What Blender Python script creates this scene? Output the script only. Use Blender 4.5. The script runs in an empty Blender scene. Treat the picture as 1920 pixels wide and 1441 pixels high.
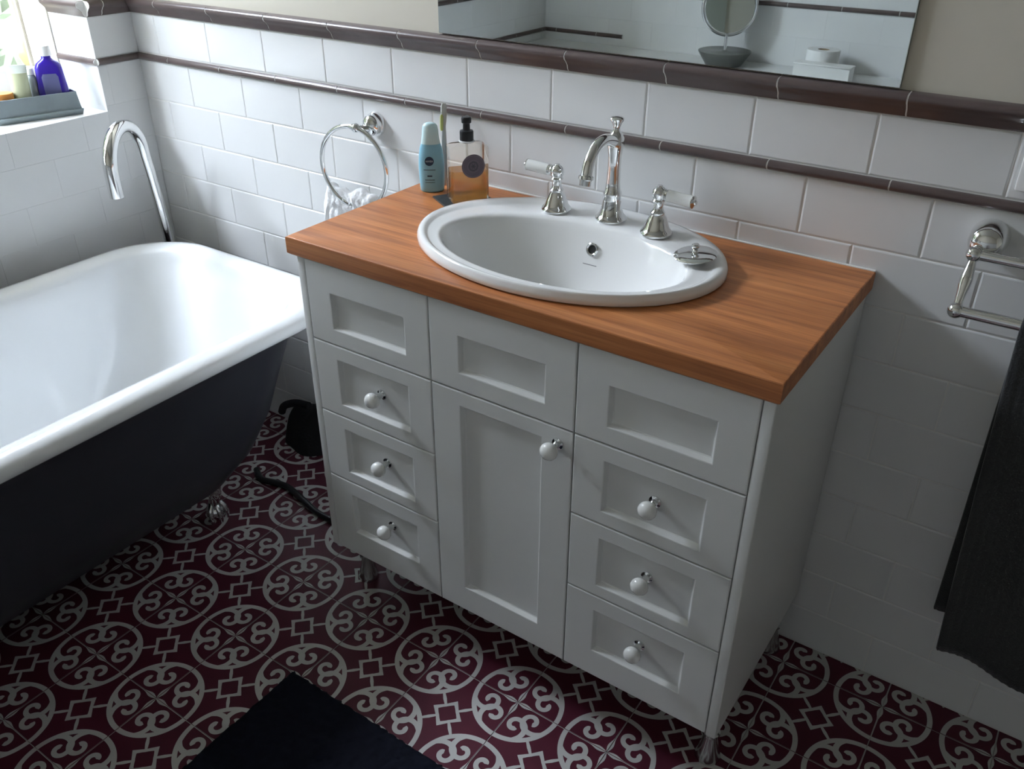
import bpy, bmesh, math, random
from mathutils import Matrix, Vector
random.seed(7)
S = bpy.context.scene
COL = S.collection
# ---------------------------------------------------------------- camera, sky, light, exposure
cam_d = bpy.data.cameras.new('camera'); cam = bpy.data.objects.new('camera', cam_d); COL.objects.link(cam)
cam.location = (0.739894, -1.468722, 1.445713)
cam.rotation_euler = (1.037966, -0.004237, 0.598854)
cam_d.sensor_fit = 'HORIZONTAL'; cam_d.sensor_width = 36.0
cam_d.lens = 1637.1157 / 1920.0 * 36.0
cam_d.clip_start = 0.02
S.camera = cam
w = bpy.data.worlds.new('overcast_sky'); S.world = w; w.use_nodes = True
bg = w.node_tree.nodes['Background']
bg.inputs[0].default_value = (0.81, 0.89, 1.045, 1); bg.inputs[1].default_value = 24.0
S.view_settings.view_transform = 'Standard'; S.view_settings.look = 'None'
S.view_settings.gamma = 1.0; S.view_settings.use_curve_mapping = False
S.view_settings.exposure = 1.58
WY0, WY1, WZ0, WZ1 = -0.95, -0.125, 0.890, 2.55      # window opening in the left wall
pl = bpy.data.lights.new('window_left_offscreen', 'AREA'); pl.shape = 'RECTANGLE'; pl.size = WZ1 - WZ0; pl.size_y = WY1 - WY0
pl.cycles.is_portal = True
po = bpy.data.objects.new('window_left_offscreen', pl); COL.objects.link(po)
po.location = (-1.80, (WY0 + WY1) / 2, (WZ0 + WZ1) / 2); po.rotation_euler = (0, -math.pi / 2, 0)

# ---------------------------------------------------------------- materials
def nodes_of(m): return m.node_tree.nodes, m.node_tree.links
def mat(name, col, rough=0.5, metal=0.0, noise=0.0, nscale=8.0, bump=0.0, bscale=30.0, spec=0.5, coat=0.0, stretch=None, trans=0.0, ior=1.45, sheen=0.0):
    m = bpy.data.materials.new(name); m.use_nodes = True
    n, l = nodes_of(m); b = n['Principled BSDF']
    b.inputs['Base Color'].default_value = (*col, 1); b.inputs['Roughness'].default_value = rough
    b.inputs['Metallic'].default_value = metal; b.inputs['Specular IOR Level'].default_value = spec
    b.inputs['Coat Weight'].default_value = coat; b.inputs['Coat Roughness'].default_value = 0.08
    b.inputs['Transmission Weight'].default_value = trans; b.inputs['IOR'].default_value = ior
    b.inputs['Sheen Weight'].default_value = sheen
    tc = n.new('ShaderNodeTexCoord'); mp = n.new('ShaderNodeMapping'); l.new(tc.outputs['Object'], mp.inputs[0])
    if stretch: mp.inputs['Scale'].default_value = stretch
    if noise > 0:
        nz = n.new('ShaderNodeTexNoise'); nz.inputs['Scale'].default_value = nscale; nz.inputs['Detail'].default_value = 4
        l.new(mp.outputs[0], nz.inputs[0])
        mx = n.new('ShaderNodeMix'); mx.data_type = 'RGBA'
        mx.inputs[6].default_value = (*[c * (1 - noise) for c in col], 1); mx.inputs[7].default_value = (*[min(1, c * (1 + noise)) for c in col], 1)
        l.new(nz.outputs[0], mx.inputs[0]); l.new(mx.outputs[2], b.inputs['Base Color'])
    if bump > 0:
        nb = n.new('ShaderNodeTexNoise'); nb.inputs['Scale'].default_value = bscale; nb.inputs['Detail'].default_value = 3
        l.new(mp.outputs[0], nb.inputs[0])
        bp = n.new('ShaderNodeBump'); bp.inputs['Strength'].default_value = bump; bp.inputs['Distance'].default_value = 0.004
        l.new(nb.outputs[0], bp.inputs['Height']); l.new(bp.outputs[0], b.inputs['Normal'])
    return m
M = {}
M['tile'] = mat('white_glazed_tile', (0.78, 0.785, 0.78), 0.16, noise=0.03, nscale=5, bump=0.05, bscale=14)
M['grout'] = mat('pale_grout', (0.80, 0.79, 0.76), 0.9, noise=0.08, nscale=60)
M['brown'] = mat('brown_glazed_trim', (0.105, 0.076, 0.072), 0.30, noise=0.25, nscale=18, bump=0.05, bscale=40, coat=0.3)
M['cream'] = mat('cream_wall_paint', (0.64, 0.60, 0.51), 0.6, noise=0.03, nscale=6, bump=0.03, bscale=120)
M['ceil'] = mat('white_ceiling_paint', (0.78, 0.77, 0.74), 0.8, noise=0.02, nscale=5)
M['paint'] = mat('white_satin_paint', (0.74, 0.745, 0.73), 0.32, noise=0.015, nscale=9, bump=0.02, bscale=60)
M['ceramic'] = mat('white_vitreous_china', (0.86, 0.86, 0.845), 0.08, noise=0.01, nscale=5, coat=0.4)
M['enamel'] = mat('white_bath_enamel', (0.84, 0.86, 0.87), 0.10, noise=0.01, nscale=4, coat=0.4)
M['tubdark'] = mat('dark_bath_paint', (0.040, 0.041, 0.052), 0.40, noise=0.15, nscale=12)
M['chrome'] = mat('polished_chrome', (0.80, 0.81, 0.81), 0.06, metal=1.0, noise=0.02, nscale=10)
M['porcelain'] = mat('white_porcelain', (0.80, 0.80, 0.77), 0.15, noise=0.01, nscale=30, coat=0.3)
M['burgundy'] = mat('burgundy_tile', (0.085, 0.014, 0.028), 0.45, spec=0.3, noise=0.25, nscale=14, bump=0.04, bscale=50)
M['pattern'] = mat('pale_grey_tile_print', (0.50, 0.49, 0.47), 0.42, noise=0.10, nscale=20)
M['fgrout'] = mat('grey_floor_grout', (0.45, 0.44, 0.42), 0.9, noise=0.1, nscale=50)
M['mat'] = mat('navy_black_pile', (0.008, 0.009, 0.016), 1.0, noise=0.3, nscale=60, spec=0.15)
M['towel'] = mat('charcoal_terry', (0.035, 0.036, 0.036), 0.95, noise=0.35, nscale=220, bump=0.6, bscale=400, sheen=0.15)
M['cloth'] = mat('white_cotton', (0.82, 0.82, 0.82), 0.9, noise=0.05, nscale=120, bump=0.5, bscale=200)
M['black'] = mat('black_plastic', (0.012, 0.012, 0.014), 0.35, noise=0.1, nscale=20)
M['blackcloth'] = mat('black_fabric', (0.010, 0.010, 0.012), 0.85, noise=0.2, nscale=40, bump=0.3, bscale=120)
M['slate'] = mat('dark_slate', (0.03, 0.033, 0.035), 0.4, noise=0.3, nscale=40, bump=0.2, bscale=60)
M['aqua'] = mat('aqua_plastic', (0.30, 0.62, 0.78), 0.3, noise=0.04, nscale=20)
M['aquacap'] = mat('pale_aqua_plastic', (0.62, 0.82, 0.84), 0.28, noise=0.03, nscale=20)
M['navyprint'] = mat('navy_print', (0.012, 0.035, 0.085), 0.4, noise=0.05, nscale=20)
M['whiteprint'] = mat('pale_print', (0.62, 0.70, 0.78), 0.5, noise=0.05, nscale=20)
M['label'] = mat('grey_violet_label', (0.115, 0.085, 0.105), 0.5, noise=0.08, nscale=40)
M['labeldark'] = mat('label_emblem', (0.055, 0.05, 0.06), 0.5, noise=0.1, nscale=60)
M['labelring'] = mat('label_ring', (0.17, 0.13, 0.15), 0.5, noise=0.05, nscale=60)
M['violet'] = mat('violet_bottle_plastic', (0.045, 0.02, 0.36), 0.15, noise=0.1, nscale=15, coat=0.3)
M['violetlabel'] = mat('pale_violet_label', (0.15, 0.16, 0.34), 0.5, noise=0.15, nscale=30)
M['whiteplastic'] = mat('white_plastic', (0.82, 0.82, 0.80), 0.3, noise=0.02, nscale=20)
M['tube'] = mat('pale_green_plastic', (0.56, 0.60, 0.40), 0.35, noise=0.05, nscale=20)
M['tubeend'] = mat('milky_plastic', (0.66, 0.72, 0.66), 0.35, noise=0.03, nscale=20)
M['orange'] = mat('orange_plastic', (0.62, 0.26, 0.06), 0.35, noise=0.06, nscale=20)
M['clear'] = mat('smoky_plastic', (0.30, 0.33, 0.36), 0.2, noise=0.1, nscale=20)
M['zinc'] = mat('dull_zinc', (0.27, 0.32, 0.34), 0.5, metal=0.35, noise=0.15, nscale=25, bump=0.05, bscale=60)
M['timber'] = mat('aged_cream_timber_paint', (0.52, 0.49, 0.42), 0.5, noise=0.12, nscale=20, bump=0.1, bscale=50)
M['putty'] = mat('yellowed_putty', (0.55, 0.48, 0.25), 0.7, noise=0.25, nscale=40, bump=0.4, bscale=60)
M['yellow'] = mat('lime_plastic', (0.70, 0.72, 0.25), 0.35, noise=0.03, nscale=20)
M['milky'] = mat('milky_white_plastic', (0.62, 0.62, 0.60), 0.3, noise=0.03, nscale=20)
M['paper'] = mat('white_tissue', (0.82, 0.82, 0.81), 0.95, noise=0.03, nscale=60, bump=0.1, bscale=100)
M['card'] = mat('brown_card', (0.35, 0.26, 0.16), 0.9, noise=0.1, nscale=60)
M['leaf'] = mat('hedge_leaf', (0.030, 0.038, 0.021), 0.8, spec=0.2, noise=0.4, nscale=5)
M['earth'] = mat('garden_ground', (0.09, 0.085, 0.06), 0.95, noise=0.4, nscale=4)
M['fibro'] = mat('added_eave_render', (0.55, 0.53, 0.5), 0.9, noise=0.1, nscale=4)
M['mirror'] = mat('mirror_silver', (0.80, 0.86, 0.87), 0.012, metal=1.0, noise=0.005, nscale=2)
M['mirroredge'] = mat('mirror_edge', (0.10, 0.16, 0.15), 0.2, noise=0.1, nscale=10)
M['satin'] = mat('satin_chrome', (0.62, 0.63, 0.63), 0.20, metal=1.0, noise=0.02, nscale=10)
M['pewter'] = mat('dull_pewter', (0.16, 0.165, 0.15), 0.35, metal=0.4, noise=0.05, nscale=10)
M['rubber'] = mat('dark_hole', (0.02, 0.022, 0.022), 0.5, noise=0.1, nscale=10)
M['stamp'] = mat('grey_stamp', (0.25, 0.25, 0.26), 0.5, noise=0.05, nscale=40)

def wood():
    m = bpy.data.materials.new('oiled_timber'); m.use_nodes = True
    n, l = nodes_of(m); b = n['Principled BSDF']; b.inputs['Roughness'].default_value = 0.42
    tc = n.new('ShaderNodeTexCoord')
    def nz(sc, scale, detail, rough=0.55):
        mp = n.new('ShaderNodeMapping'); mp.inputs['Scale'].default_value = sc; l.new(tc.outputs['Object'], mp.inputs[0])
        t = n.new('ShaderNodeTexNoise'); t.inputs['Scale'].default_value = scale; t.inputs['Detail'].default_value = detail
        t.inputs['Roughness'].default_value = rough; l.new(mp.outputs[0], t.inputs[0]); return t
    a = nz((1.1, 22, 22), 3.0, 5); c = nz((5, 160, 160), 2.0, 3); d = nz((0.7, 9.5, 1), 2.0, 2)
    r1 = n.new('ShaderNodeValToRGB'); e = r1.color_ramp.elements
    e[0].position = 0.30; e[0].color = (0.40, 0.145, 0.048, 1); e[1].position = 0.72; e[1].color = (0.66, 0.29, 0.105, 1)
    x = r1.color_ramp.elements.new(0.5); x.color = (0.57, 0.225, 0.075, 1)
    l.new(a.outputs[0], r1.inputs[0])
    r2 = n.new('ShaderNodeValToRGB'); e = r2.color_ramp.elements
    e[0].position = 0.28; e[0].color = (0.72, 0.66, 0.62, 1); e[1].position = 0.55; e[1].color = (1, 1, 1, 1)
    l.new(c.outputs[0], r2.inputs[0])
    r3 = n.new('ShaderNodeValToRGB'); e = r3.color_ramp.elements
    e[0].position = 0.35; e[0].color = (0.82, 0.74, 0.70, 1); e[1].position = 0.65; e[1].color = (1.12, 1.05, 1.0, 1)
    l.new(d.outputs[0], r3.inputs[0])
    m1 = n.new('ShaderNodeMix'); m1.data_type = 'RGBA'; m1.blend_type = 'MULTIPLY'; m1.inputs[0].default_value = 0.8
    l.new(r1.outputs[0], m1.inputs[6]); l.new(r2.outputs[0], m1.inputs[7])
    m2 = n.new('ShaderNodeMix'); m2.data_type = 'RGBA'; m2.blend_type = 'MULTIPLY'; m2.inputs[0].default_value = 1.0
    l.new(m1.outputs[2], m2.inputs[6]); l.new(r3.outputs[0], m2.inputs[7]); l.new(m2.outputs[2], b.inputs['Base Color'])
    bp = n.new('ShaderNodeBump'); bp.inputs['Strength'].default_value = 0.08; bp.inputs['Distance'].default_value = 0.002
    l.new(c.outputs[0], bp.inputs['Height']); l.new(bp.outputs[0], b.inputs['Normal'])
    b.inputs['Coat Weight'].default_value = 0.0; b.inputs['Coat Roughness'].default_value = 0.25
    return m
M['wood'] = wood()

def window_glass():
    m = bpy.data.materials.new('rippled_obscure_glass'); m.use_nodes = True
    n, l = nodes_of(m); n.remove(n['Principled BSDF']); out = n['Material Output']
    t = n.new('ShaderNodeBsdfTransparent'); t.inputs[0].default_value = (0.95, 0.955, 0.95, 1)
    tr = n.new('ShaderNodeBsdfTranslucent'); tr.inputs[0].default_value = (0.8, 0.84, 0.80, 1)
    g = n.new('ShaderNodeBsdfGlossy'); g.inputs['Roughness'].default_value = 0.12
    tc = n.new('ShaderNodeTexCoord'); nz = n.new('ShaderNodeTexNoise'); nz.inputs['Scale'].default_value = 22; nz.inputs['Detail'].default_value = 3
    l.new(tc.outputs['Object'], nz.inputs[0])
    r = n.new('ShaderNodeMapRange'); r.inputs['From Min'].default_value = 0.35; r.inputs['From Max'].default_value = 0.7; r.inputs['To Min'].default_value = 0.001; r.inputs['To Max'].default_value = 0.010
    l.new(nz.outputs[0], r.inputs[0])
    a = n.new('ShaderNodeMixShader'); l.new(r.outputs[0], a.inputs[0]); l.new(t.outputs[0], a.inputs[1]); l.new(tr.outputs[0], a.inputs[2])
    bp = n.new('ShaderNodeBump'); bp.inputs['Strength'].default_value = 0.5; l.new(nz.outputs[0], bp.inputs['Height']); l.new(bp.outputs[0], g.inputs['Normal'])
    c = n.new('ShaderNodeMixShader'); c.inputs[0].default_value = 0.03; l.new(a.outputs[0], c.inputs[1]); l.new(g.outputs[0], c.inputs[2])
    l.new(c.outputs[0], out.inputs[0]); return m
M['glass'] = window_glass()
def clear_mix(name, col, alpha, rough=0.05):
    """clear plastic or liquid: tinted see-through body with a glossy skin"""
    m = bpy.data.materials.new(name); m.use_nodes = True
    n, l = nodes_of(m); n.remove(n['Principled BSDF']); out = n['Material Output']
    t = n.new('ShaderNodeBsdfTransparent'); t.inputs[0].default_value = (*col, 1)
    d = n.new('ShaderNodeBsdfTranslucent'); d.inputs[0].default_value = (*col, 1)
    nz = n.new('ShaderNodeTexNoise'); nz.inputs['Scale'].default_value = 12
    tc = n.new('ShaderNodeTexCoord'); l.new(tc.outputs['Object'], nz.inputs[0])
    mr = n.new('ShaderNodeMapRange'); mr.inputs['To Min'].default_value = alpha * 0.85; mr.inputs['To Max'].default_value = alpha * 1.15
    l.new(nz.outputs[0], mr.inputs[0])
    a = n.new('ShaderNodeMixShader'); l.new(mr.outputs[0], a.inputs[0]); l.new(t.outputs[0], a.inputs[1]); l.new(d.outputs[0], a.inputs[2])
    g = n.new('ShaderNodeBsdfGlossy'); g.inputs['Roughness'].default_value = rough
    f = n.new('ShaderNodeFresnel'); f.inputs[0].default_value = 1.45
    c = n.new('ShaderNodeMixShader'); l.new(f.outputs[0], c.inputs[0]); l.new(a.outputs[0], c.inputs[1]); l.new(g.outputs[0], c.inputs[2])
    l.new(c.outputs[0], out.inputs[0]); return m
M['clearbottle'] = clear_mix('clear_bottle', (0.96, 0.94, 0.90), 0.10)
M['amber'] = clear_mix('amber_liquid', (0.93, 0.66, 0.36), 0.30)

# ---------------------------------------------------------------- mesh helpers
def me_from(name, V, F, mats, smooth=None, mi=None):
    me = bpy.data.meshes.new(name); me.from_pydata([tuple(v) for v in V], [], F)
    for m in (mats if isinstance(mats, (list, tuple)) else [mats]): me.materials.append(m)
    if mi: me.polygons.foreach_set('material_index', mi)
    me.update()
    bm = bmesh.new(); bm.from_mesh(me); bmesh.ops.recalc_face_normals(bm, faces=bm.faces); bm.to_mesh(me); bm.free()
    if smooth is not None:
        me.polygons.foreach_set('use_smooth', [True] * len(me.polygons))
        me.set_sharp_from_angle(angle=math.radians(smooth))
    me.update(); return me
def link(name, me, parent=None, loc=(0, 0, 0), rot=None, mw=None):
    o = bpy.data.objects.new(name, me); COL.objects.link(o)
    if parent is not None: o.parent = parent
    if mw is not None: o.matrix_local = mw
    else:
        o.location = loc
        if rot: o.rotation_euler = rot
    return o
def tag(o, label, cat, group=None):
    o['label'] = label; o['category'] = cat
    if group: o['group'] = group
    return o
def struct(o, label=None):
    o['kind'] = 'structure'
    if label: o['label'] = label
    return o
def thing(name, label, cat, loc=(0, 0, 0), rot=(0, 0, 0), group=None):
    o = bpy.data.objects.new(name, None); COL.objects.link(o); o.location = loc; o.rotation_euler = rot
    o.empty_display_size = 0.05
    return tag(o, label, cat, group)
class G:
    """collects faces of one mesh"""
    def __init__(s): s.V = []; s.F = []; s.mi = []; s.cur = 0
    def add(s, V, F):
        b = len(s.V); s.V += [Vector(v) for v in V]; s.F += [[i + b for i in f] for f in F]; s.mi += [s.cur] * len(F); return s
    def box(s, x0, x1, y0, y1, z0, z1):
        V = [(x, y, z) for x in (x0, x1) for y in (y0, y1) for z in (z0, z1)]
        return s.add(V, [(0, 1, 3, 2), (4, 6, 7, 5), (0, 4, 5, 1), (2, 3, 7, 6), (0, 2, 6, 4), (1, 5, 7, 3)])
    def bbox(s, x0, x1, y0, y1, z0, z1, r=0.002, seg=2):
        bm = bmesh.new(); bmesh.ops.create_cube(bm, size=1)
        for v in bm.verts: v.co = Vector(((x0 + x1) / 2 + v.co.x * (x1 - x0), (y0 + y1) / 2 + v.co.y * (y1 - y0), (z0 + z1) / 2 + v.co.z * (z1 - z0)))
        bmesh.ops.bevel(bm, geom=list(bm.edges), offset=r, segments=seg, affect='EDGES', profile=0.5)
        bm.verts.index_update()
        V = [v.co.copy() for v in bm.verts]; F = [[v.index for v in f.verts] for f in bm.faces]; bm.free()
        return s.add(V, F)
    def loft(s, loops, cap0=True, cap1=True, closed=True):
        n = len(loops[0]); V = [v for lp in loops for v in lp]; F = []
        for k in range(len(loops) - 1):
            for i in range(n if closed else n - 1):
                j = (i + 1) % n; F.append((k * n + i, k * n + j, (k + 1) * n + j, (k + 1) * n + i))
        if cap0: F.append(tuple(range(n)))
        if cap1: F.append(tuple(range((len(loops) - 1) * n, len(loops) * n)))
        return s.add(V, F)
    def lathe(s, prof, n=28, mx=None, cap0=True, cap1=True):
        loops = [[Vector((r * math.cos(2 * math.pi * i / n), r * math.sin(2 * math.pi * i / n), z)) for i in range(n)] for r, z in prof]
        if mx is not None: loops = [[mx @ v for v in lp] for lp in loops]
        return s.loft(loops, cap0, cap1)
    def tube(s, pts, rad, n=14, closed=False):
        pts = [Vector(p) for p in pts]; R = rad if isinstance(rad, (list, tuple)) else [rad] * len(pts)
        loops = []; up = None; N = len(pts)
        for i, p in enumerate(pts):
            if closed: t = pts[(i + 1) % N] - pts[i - 1]
            else: t = pts[min(i + 1, N - 1)] - pts[max(i - 1, 0)]
            t.normalize()
            if up is None:
                a = Vector((0, 0, 1)) if abs(t.z) < 0.9 else Vector((1, 0, 0)); up = (a - t * a.dot(t)).normalized()
            else: up = (up - t * up.dot(t)).normalized()
            b = t.cross(up)
            loops.append([p + (up * math.cos(2 * math.pi * k / n) + b * math.sin(2 * math.pi * k / n)) * R[i] for k in range(n)])
        if closed: loops.append(loops[0]); return s.loft(loops, False, False)
        return s.loft(loops)
    def ball(s, c, r, n=16, m=10, sc=(1, 1, 1)):
        prof = [(max(1e-4, r * math.sin(math.pi * k / m)), -r * math.cos(math.pi * k / m)) for k in range(m + 1)]
        return s.lathe(prof, n, Matrix.Translation(c) @ Matrix.Diagonal((*sc, 1)))
    def mesh(s, name, mats, smooth=None): return me_from(name, s.V, s.F, mats, smooth, s.mi)
def axis_to(d):
    """matrix turning +z to direction d"""
    return Vector((0, 0, 1)).rotation_difference(Vector(d)).to_matrix().to_4x4()
def ell(cx, cy, a, b, z, n=72): return [Vector((cx + a * math.cos(2 * math.pi * i / n), cy + b * math.sin(2 * math.pi * i / n), z)) for i in range(n)]
def rrect(cx, cy, hx, hy, r, z, k=12):
    r = min(r, hx * 0.999, hy * 0.999); P = []
    for q, (sx, sy) in enumerate(((1, 1), (-1, 1), (-1, -1), (1, -1))):
        for i in range(k + 1):
            a = math.pi / 2 * (q + i / k); P.append(Vector((cx + sx * (hx - r) + r * math.cos(a), cy + sy * (hy - r) + r * math.sin(a), z)))
    return P
def smooth_path(P, k=6):
    P = [Vector(p) for p in P]; out = []
    for i in range(len(P) - 1):
        p0 = P[max(i - 1, 0)]; p1 = P[i]; p2 = P[i + 1]; p3 = P[min(i + 2, len(P) - 1)]
        for j in range(k):
            t = j / k; out.append(0.5 * ((2 * p1) + (p2 - p0) * t + (2 * p0 - 5 * p1 + 4 * p2 - p3) * t * t + (3 * p1 - p0 - 3 * p2 + p3) * t ** 3))
    out.append(P[-1]); return out

# ---------------------------------------------------------------- room shell
XL, XR, YB, ZC = -1.468, 3.20, -2.05, 2.75
T, RH = 0.201, 0.100395
X0 = -0.169088; KO = 0.469
Z_PB, Z_PT, Z_CB, Z_CT = 1.0046, 1.0230, 1.1215, 1.1600
FP, FX, FY = 0.202872, -0.118706, -0.475202

wb = struct(link('wall_back', G().box(XL - 0.35, XR + 0.1, 0.0014, 0.11, -0.02, Z_CB).mesh('wall_back', M['grout'])), 'white tiled wall with brown trims behind the vanity, cream painted above')
up = G().box(XL - 0.35, XR + 0.1, 0.0, 0.11, Z_CB, ZC); link('painted_wall', up.mesh('painted_wall', M['cream']), wb)
g = G(); gx = XL - 0.0008
def left_wall_boxes(g, z0, z1, x0, x1):
    if z0 < WZ0: g.box(x0, x1, YB - 0.1, 0.11, z0, min(z1, WZ0))
    a, b = max(z0, WZ0), min(z1, WZ1)
    if b > a: g.box(x0, x1, YB - 0.1, WY0, a, b); g.box(x0, x1, WY1, 0.11, a, b)
    if z1 > WZ1: g.box(x0, x1, YB - 0.1, 0.11, max(z0, WZ1), z1)
left_wall_boxes(g, -0.02, Z_CB, XL - 0.30, gx)
wl = struct(link('wall_left', g.mesh('wall_left', M['tile'])), 'white tiled wall with deep window recess above the bath')
g = G(); left_wall_boxes(g, Z_CB, ZC, XL - 0.30, XL); link('painted_wall', g.mesh('painted_wall', M['cream']), wl)
wo = struct(link('wall_front', G().box(XL - 0.35, XR + 0.1, YB - 0.11, YB - 0.0006, -0.02, Z_CB).mesh('wall_front', M['tile'])), 'white tiled wall facing the vanity, seen in the mirror')
link('painted_wall', G().box(XL - 0.35, XR + 0.1, YB - 0.11, YB, Z_CB, ZC).mesh('painted_wall', M['cream']), wo)
wr = struct(link('wall_right', G().box(XR, XR + 0.1, YB - 0.1, 0.1, -0.02, ZC).mesh('wall_right', M['cream'])), 'plain cream wall at the room end')
struct(link('ceiling', G().box(XL - 0.35, XR + 0.1, YB - 0.1, 0.11, ZC, ZC + 0.1).mesh('ceiling', M['ceil'])), 'plain white ceiling')
fl = struct(link('floor', G().box(XL - 0.1, XR + 0.1, YB - 0.1, 0.1, -0.05, -0.0012).mesh('floor', M['fgrout'])), 'burgundy patterned tile floor with pale scrolls')

def frame(o, u, v, d):
    m = Matrix.Identity(4)
    for i, a in enumerate((u, v, d)):
        for r in range(3): m[r][i] = a[r]
    for r in range(3): m[r][3] = o[r]
    return m
FB = frame((0, 0, 0), (1, 0, 0), (0, 0, 1), (0, -1, 0))
FL = frame((XL, 0, 0), (0, 1, 0), (0, 0, 1), (1, 0, 0))
FO = frame((0, YB, 0), (-1, 0, 0), (0, 0, 1), (0, 1, 0))
FJ = frame((0, WY1, 0), (1, 0, 0), (0, 0, 1), (0, -1, 0))       # far reveal of the window
FN = frame((0, WY0, 0), (-1, 0, 0), (0, 0, 1), (0, 1, 0))       # near reveal
_tiles = {}
def tile_mesh(wd, h, m='tile', flat=False):
    k = (round(wd, 4), round(h, 4), m, flat)
    if k not in _tiles:
        gp = 0.0003 if flat else 0.0007; a, b = wd / 2 - gp, h / 2 - gp
        lp = lambda i, z: [Vector((-a + i, -b + i, z)), Vector((a - i, -b + i, z)), Vector((a - i, b - i, z)), Vector((-a + i, b - i, z))]
        e = 0.0008 if flat else min(0.0032, a * .45, b * .45); dp = 0.0004 if flat else 0.0017
        me = G().loft([lp(0, -0.0035), lp(0, -dp), lp(e * .35, -dp * .33), lp(e, 0.0)], False, True).mesh('tile', M[m], 10)
        _tiles[k] = me
    return _tiles[k]
def put_tile(F, parent, u0, u1, v0, v1, m='tile', flat=False):
    if u1 - u0 < 0.008 or v1 - v0 < 0.008: return
    link('tile', tile_mesh(u1 - u0, v1 - v0, m, flat), parent, mw=F @ Matrix.Translation(((u0 + u1) / 2, (v0 + v1) / 2, random.uniform(-0.0001, 0.0001))))
def tile_field(F, parent, u0, u1, off_j, off_k, zlo=0.0, zhi=Z_CB, holes=(), flat=False):
    rows = [(Z_PT, Z_CB, off_j)] + [(Z_PB - (k + 1) * RH, Z_PB - k * RH, off_k if k % 2 == 0 else off_j) for k in range(10)]
    for z0, z1, off in rows:
        z0, z1 = max(z0, zlo), min(z1, zhi)
        if z1 - z0 < 0.008: continue
        i = math.floor((u0 - off) / T)
        while off + i * T < u1:
            rects = [(max(u0, off + i * T), min(u1, off + (i + 1) * T), z0, z1)]
            for hu0, hu1, hv0, hv1 in holes:
                nr = []
                for a, b, c, d in rects:
                    if b <= hu0 or a >= hu1 or d <= hv0 or c >= hv1: nr.append((a, b, c, d)); continue
                    if a < hu0: nr.append((a, hu0, c, d))
                    if b > hu1: nr.append((hu1, b, c, d))
                    if c < hv0: nr.append((max(a, hu0), min(b, hu1), c, hv0))
                    if d > hv1: nr.append((max(a, hu0), min(b, hu1), hv1, d))
                rects = nr
            for r in rects: put_tile(F, parent, *r, flat=flat)
            i += 1
WH = (WY0, WY1, WZ0, 9)
tile_field(FB, wb, XL, XR, X0, X0 - KO * T)
tile_field(FL, wl, YB, 0, 0.0, -0.1, holes=[WH], flat=True)
tile_field(FO, wo, -XR, -XL, 0.397 - T * 4 - 0.05, 0.397 - T * 4 + 0.05, zlo=0.50, flat=True)
tile_field(FJ, wl, XL - 0.172, XL, XL - 0.172, XL - 0.172, zlo=WZ0)
tile_field(FN, wl, -XL, -XL + 0.172, -XL, -XL, zlo=WZ0)
for k in range(7):                                              # sill tiles
    a = WY1 - (k + 1) * T; put_tile(frame((0, 0, WZ0), (1, 0, 0), (0, 1, 0), (0, 0, 1)), wl, XL - 0.172, XL, max(a, WY0), WY1 - k * T)

CAP = [(-0.003, Z_CB + .0008), (0.004, Z_CB + .0008), (0.0075, 1.1265), (0.0095, 1.1335), (0.0150, 1.1400), (0.0205, 1.1455), (0.0225, 1.1510), (0.0205, 1.1560), (0.0150, 1.1590), (-0.003, 1.1600)]
PEN = [(-0.003, Z_PB + .0012), (0.0045, Z_PB + .0012), (0.0085, Z_PB + .0045), (0.0098, (Z_PB + Z_PT) / 2), (0.0085, Z_PT - .0048), (0.0045, Z_PT - .0016), (-0.003, Z_PT - .0016)]
def extr(prof, u0, u1, shrink=0.0):
    cz = sum(p[1] for p in prof) / len(prof)
    q = [(d - shrink, z + (shrink if z < cz else -shrink)) for d, z in prof]
    return G().loft([[Vector((u, z, d)) for d, z in q] for u in (u0, u1)])
_trim = {}
def trim(F, parent, nm, prof, u0, u1, off, m='brown'):
    i = math.floor((u0 - off) / T)
    while off + i * T < u1:
        a, b = max(u0, off + i * T), min(u1, off + (i + 1) * T); i += 1
        if b - a < 0.006: continue
        L = round(b - a, 4); k = (nm, L, prof[0][1])
        if k not in _trim: _trim[k] = extr(prof, -L / 2 + 0.0013, L / 2 - 0.0013).mesh(nm, M[m], 50)
        link(nm, _trim[k], parent, mw=F @ Matrix.Translation(((a + b) / 2, 0, 0)))
    link(nm + '_grout', extr(prof, u0, u1, 0.0006).mesh(nm + '_grout', M['grout'], 50), parent, mw=F.copy())
for F, P_, u0, u1, oc, op in ((FB, wb, XL, XR, -0.1308, -0.1312), (FL, wl, WY1, 0.0, -0.085, -0.2), (FL, wl, YB, WY0, -0.085, -0.2), (FO, wo, -XR, -XL, 0.397 - 4 * T, 0.397 - 4 * T), (FJ, wl, XL - 0.165, XL, XL, XL), (FN, wl, -XL, -XL + 0.165, -XL, -XL)):
    trim(F, P_, 'dado_capping', CAP, u0, u1, oc); trim(F, P_, 'pencil_trim', PEN, u0, u1, op)
LOW = [(d, z - 0.175) for d, z in PEN]
trim(FL, wl, 'pencil_trim', LOW, YB, WY0 - 0.35, 0.0); trim(FO, wo, 'pencil_trim', LOW, 1.08, -XL, 0.0)

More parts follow.
